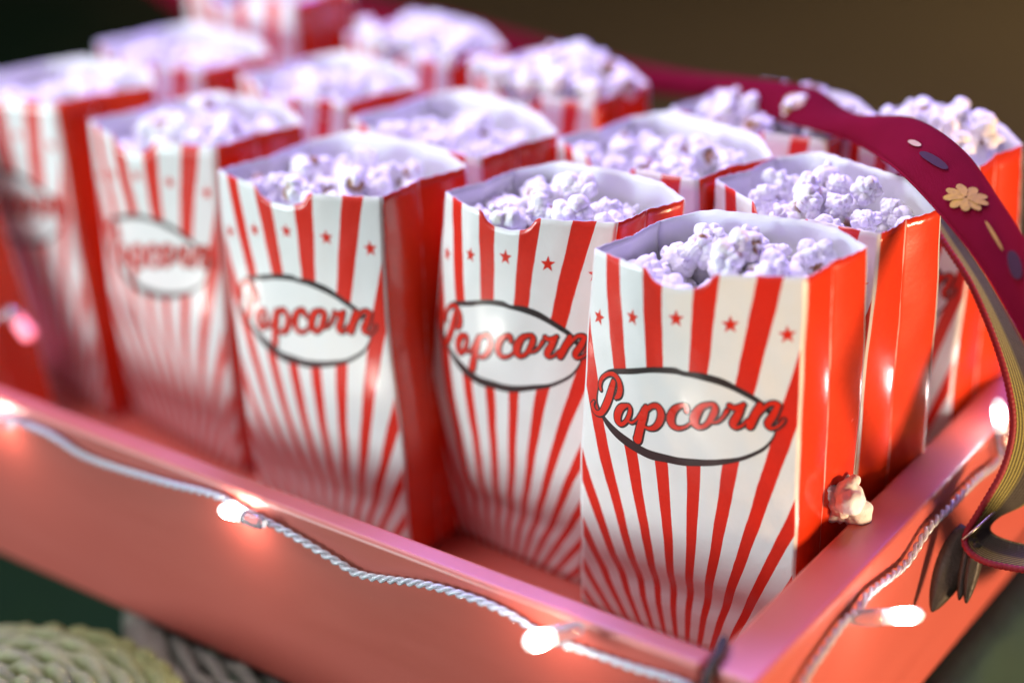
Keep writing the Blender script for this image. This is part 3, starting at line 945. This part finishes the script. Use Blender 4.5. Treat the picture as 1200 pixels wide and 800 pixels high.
# dark leaf shaped tabs under the strap end
def leaf(p0, p1, wpx, depth, ridges):
    a, b = np.array(p0, float), np.array(p1, float)
    d = (b - a) / np.linalg.norm(b - a); nn = np.array([-d[1], d[0]])
    n = 16; V, F = [], []
    for i in range(n + 1):
        t = i / n
        hw = wpx * (math.sin(PI * min(1, .08 + t * .92) ** .8) ** .7)
        for k in range(7):
            u = k / 6 * 2 - 1
            q = a + (b - a) * t + nn * hw * u
            V.append(at(q[0], q[1], depth - .0025 * (1 - u * u) - .0012 * abs(math.sin(u * ridges)) + .004 * t) - SO)
    o = mesh_obj('leaf_tab', V, grid_faces(6, n), M['leaf'], strap)
    m = o.modifiers.new('thick', 'SOLIDIFY'); m.thickness = .0012; m.offset = 0
leaf((1136, 618), (1092, 716), 20, .893, 6)
leaf((1140, 630), (1124, 702), 8, .890, 3)
leaf((1146, 636), (1132, 706), 8, .887, 3)
pp = catmull([at(1128, 632, .880), at(1140, 622, .878), at(1166, 599, .884)], 8)
v, f = tube_data(pp - SO, .0007, 8); mesh_obj('safety_pin', v, f, M['pin'], strap)

# ================================================================ what stands under and around the tray
ground = mesh_obj('ground', [(-14, -8, 0), (10, -8, 0), (10, 16, 0), (-14, 16, 0)], [(0, 1, 2, 3)], M['ground'], smooth=False)
ground.location.z = -.72
tag(ground, kind='structure')

stool = thing('wicker_stool', 'round grey wicker stool carrying the coral tray', 'stool', (-.25, .150, -.72))
def coil(R0, R1, z, pitch, rad, wave=.0):
    pts = []; t = 0.0; r = R0
    while r < R1:
        pts.append((r * math.cos(t), r * math.sin(t), z + wave * math.sin(t * 33 + (int(t / (2 * PI)) % 2) * PI)))
        dt = min(.045, .012 / max(r, .01)); t += dt; r += pitch * dt / (2 * PI)
    return tube_data(pts, rad, 6)
v, f = coil(.02, .207, .5950, .0104, .0046, .0028)
mesh_obj('seat', v, f, M['greywicker'], stool)
ringp = [(.211 * math.cos(t), .211 * math.sin(t), .590) for t in np.linspace(0, 2 * PI, 90)]
v, f = tube_data(ringp, .012, 10, False); mesh_obj('seat_rim', v, f, M['greywicker'], stool)
for k in range(4):
    a = PI / 4 + k * PI / 2
    v, f = tube_data([(.19 * math.cos(a), .19 * math.sin(a), .588), (.21 * math.cos(a), .21 * math.sin(a), .0)], .014, 10)
    mesh_obj('leg', v, f, M['greywicker'], stool)

V = []
for i in range(31):
    y = .02 + .34 * i / 30
    for k, (x, z) in enumerate(((-.20, -.1208), (-.02, -.1208), (.030, -.1212), (.040, -.1225), (.046, -.128), (.049, -.150), (.053, -.185), (.050, -.215))):
        w = max(0, k - 3) / 4
        V.append((x + w * .010 * math.sin(y * 48) + w * .004 * math.sin(y * 131), y + .002 * math.sin(i * 1.7), z + .002 * w * math.sin(y * 60)))
cl = mesh_obj('teal_cloth', V, grid_faces(7, 30), M['teal'])
md = cl.modifiers.new('thick', 'SOLIDIFY'); md.thickness = .0016; md.offset = -1
tag(cl, 'dark teal cloth spread under the right side of the coral tray', 'cloth')

# straw basket in front, lower than the tray
BC = np.array((-.352, -.153, -.094))
basket = thing('straw_basket', 'pale yellow woven straw basket with a domed lid, below the front of the tray', 'basket', (BC[0], BC[1], -.72))
hb = BC[2] + .72
pts = []; t = 0.0; r = .008
while r < .104:
    pts.append((r * math.cos(t), r * math.sin(t), hb - .016 + .026 * (1 - (r / .104) ** 2) + .0030 * math.sin(t * 10 + (int(t / (2 * PI)) % 2) * PI)))
    dt = min(.06, .006 / r); t += dt; r += .0098 * dt / (2 * PI)
v, f = tube_data(pts, .0057, 6); mesh_obj('lid', v, f, M['straw'], basket)
parts = []
for k in range(2):
    pts = [(.104 * math.cos(t), .104 * math.sin(t), hb - .018 - .010 * k + .003 * math.sin(t * 40 + k * PI)) for t in np.linspace(0, 2 * PI, 240)]
    parts.append(tube_data(pts, .0066, 7, False))
v, f = merge(parts); mesh_obj('rim_braid', v, f, M['straw'], basket)
parts = []
k = 5
while hb - .012 * k > .02:
    z = hb - .012 * k; rr = .092 * (1 - .22 * (k / 60))
    pts = [(rr * math.cos(t), rr * math.sin(t), z + .002 * math.sin(t * 46 + k * PI)) for t in np.linspace(0, 2 * PI, 150)]
    parts.append(tube_data(pts, .0066, 6, False)); k += 1
v, f = merge(parts); mesh_obj('wall', v, f, M['straw'], basket)
v, f = tube_data([(0, 0, .004), (0, 0, .012)], .070, 40); mesh_obj('bottom', v, f, M['straw'], basket)

# ================================================================ light
W = bpy.data.worlds.new('World'); S.world = W; W.use_nodes = True
bg = W.node_tree.nodes['Background']; bg.inputs['Color'].default_value = (.46, .40, .56, 1); bg.inputs['Strength'].default_value = .16

def lamp(name, loc, target, size, power, col, shape='DISK'):
    d = bpy.data.lights.new(name, 'AREA'); d.shape = shape; d.size = size; d.energy = power; d.color = col
    o = bpy.data.objects.new(name, d); COL.objects.link(o); o.location = loc
    o.rotation_euler = (Vector(target) - Vector(loc)).to_track_quat('-Z', 'Y').to_euler()
    return o
lamp('violet_lamp', (-.73, .82, 1.32), (-.26, .06, .05), .55, 42, (.42, .33, 1.0))
lamp('violet_rim_fill', (-.12, 1.15, 1.10), (0, .05, 0), .40, 13, (.34, .20, 1.0))  # extra violet source, added for the purple sheen on the right rim
lamp('overhead_lamp', (-1.0, -.25, 1.70), (-.30, .10, 0), 1.2, 33, (.95, .88, 1.0))
lamp('white_lamp', (-1.55, -1.95, .36), (-.20, .1, .05), .8, 54, (.76, .98, 1))
lamp('warm_lamp', (2.3, .28, -.20), (0, .15, .05), .40, 96, (1, .66, .38))
lamp('far_ground_fill', (.10, 4.0, .4), (-.9, 3.2, -.72), .5, 31, (1, .82, .58))  # added fill that brightens the distant ground, stands for no known lamp

# ================================================================ camera
cam = bpy.data.cameras.new('camera'); co = bpy.data.objects.new('camera', cam); COL.objects.link(co)
m = Matrix(((RW[0][0], -RW[1][0], -RW[2][0], CAM[0]), (RW[0][1], -RW[1][1], -RW[2][1], CAM[1]), (RW[0][2], -RW[1][2], -RW[2][2], CAM[2]), (0, 0, 0, 1)))
co.matrix_world = m
cam.sensor_width = 36; cam.lens = FPX / 1200 * 36; cam.clip_start = .02; cam.clip_end = 200
cam.dof.use_dof = True; cam.dof.focus_distance = .868; cam.dof.aperture_fstop = 1.6
S.camera = co
S.view_settings.view_transform = 'Standard'; S.view_settings.look = 'None'; S.view_settings.exposure = 0; S.view_settings.gamma = 1
S.cycles.use_denoising = True
S.cycles.max_bounces = 10; S.cycles.diffuse_bounces = 6; S.cycles.transmission_bounces = 8
S.cycles.sample_clamp_indirect = 8
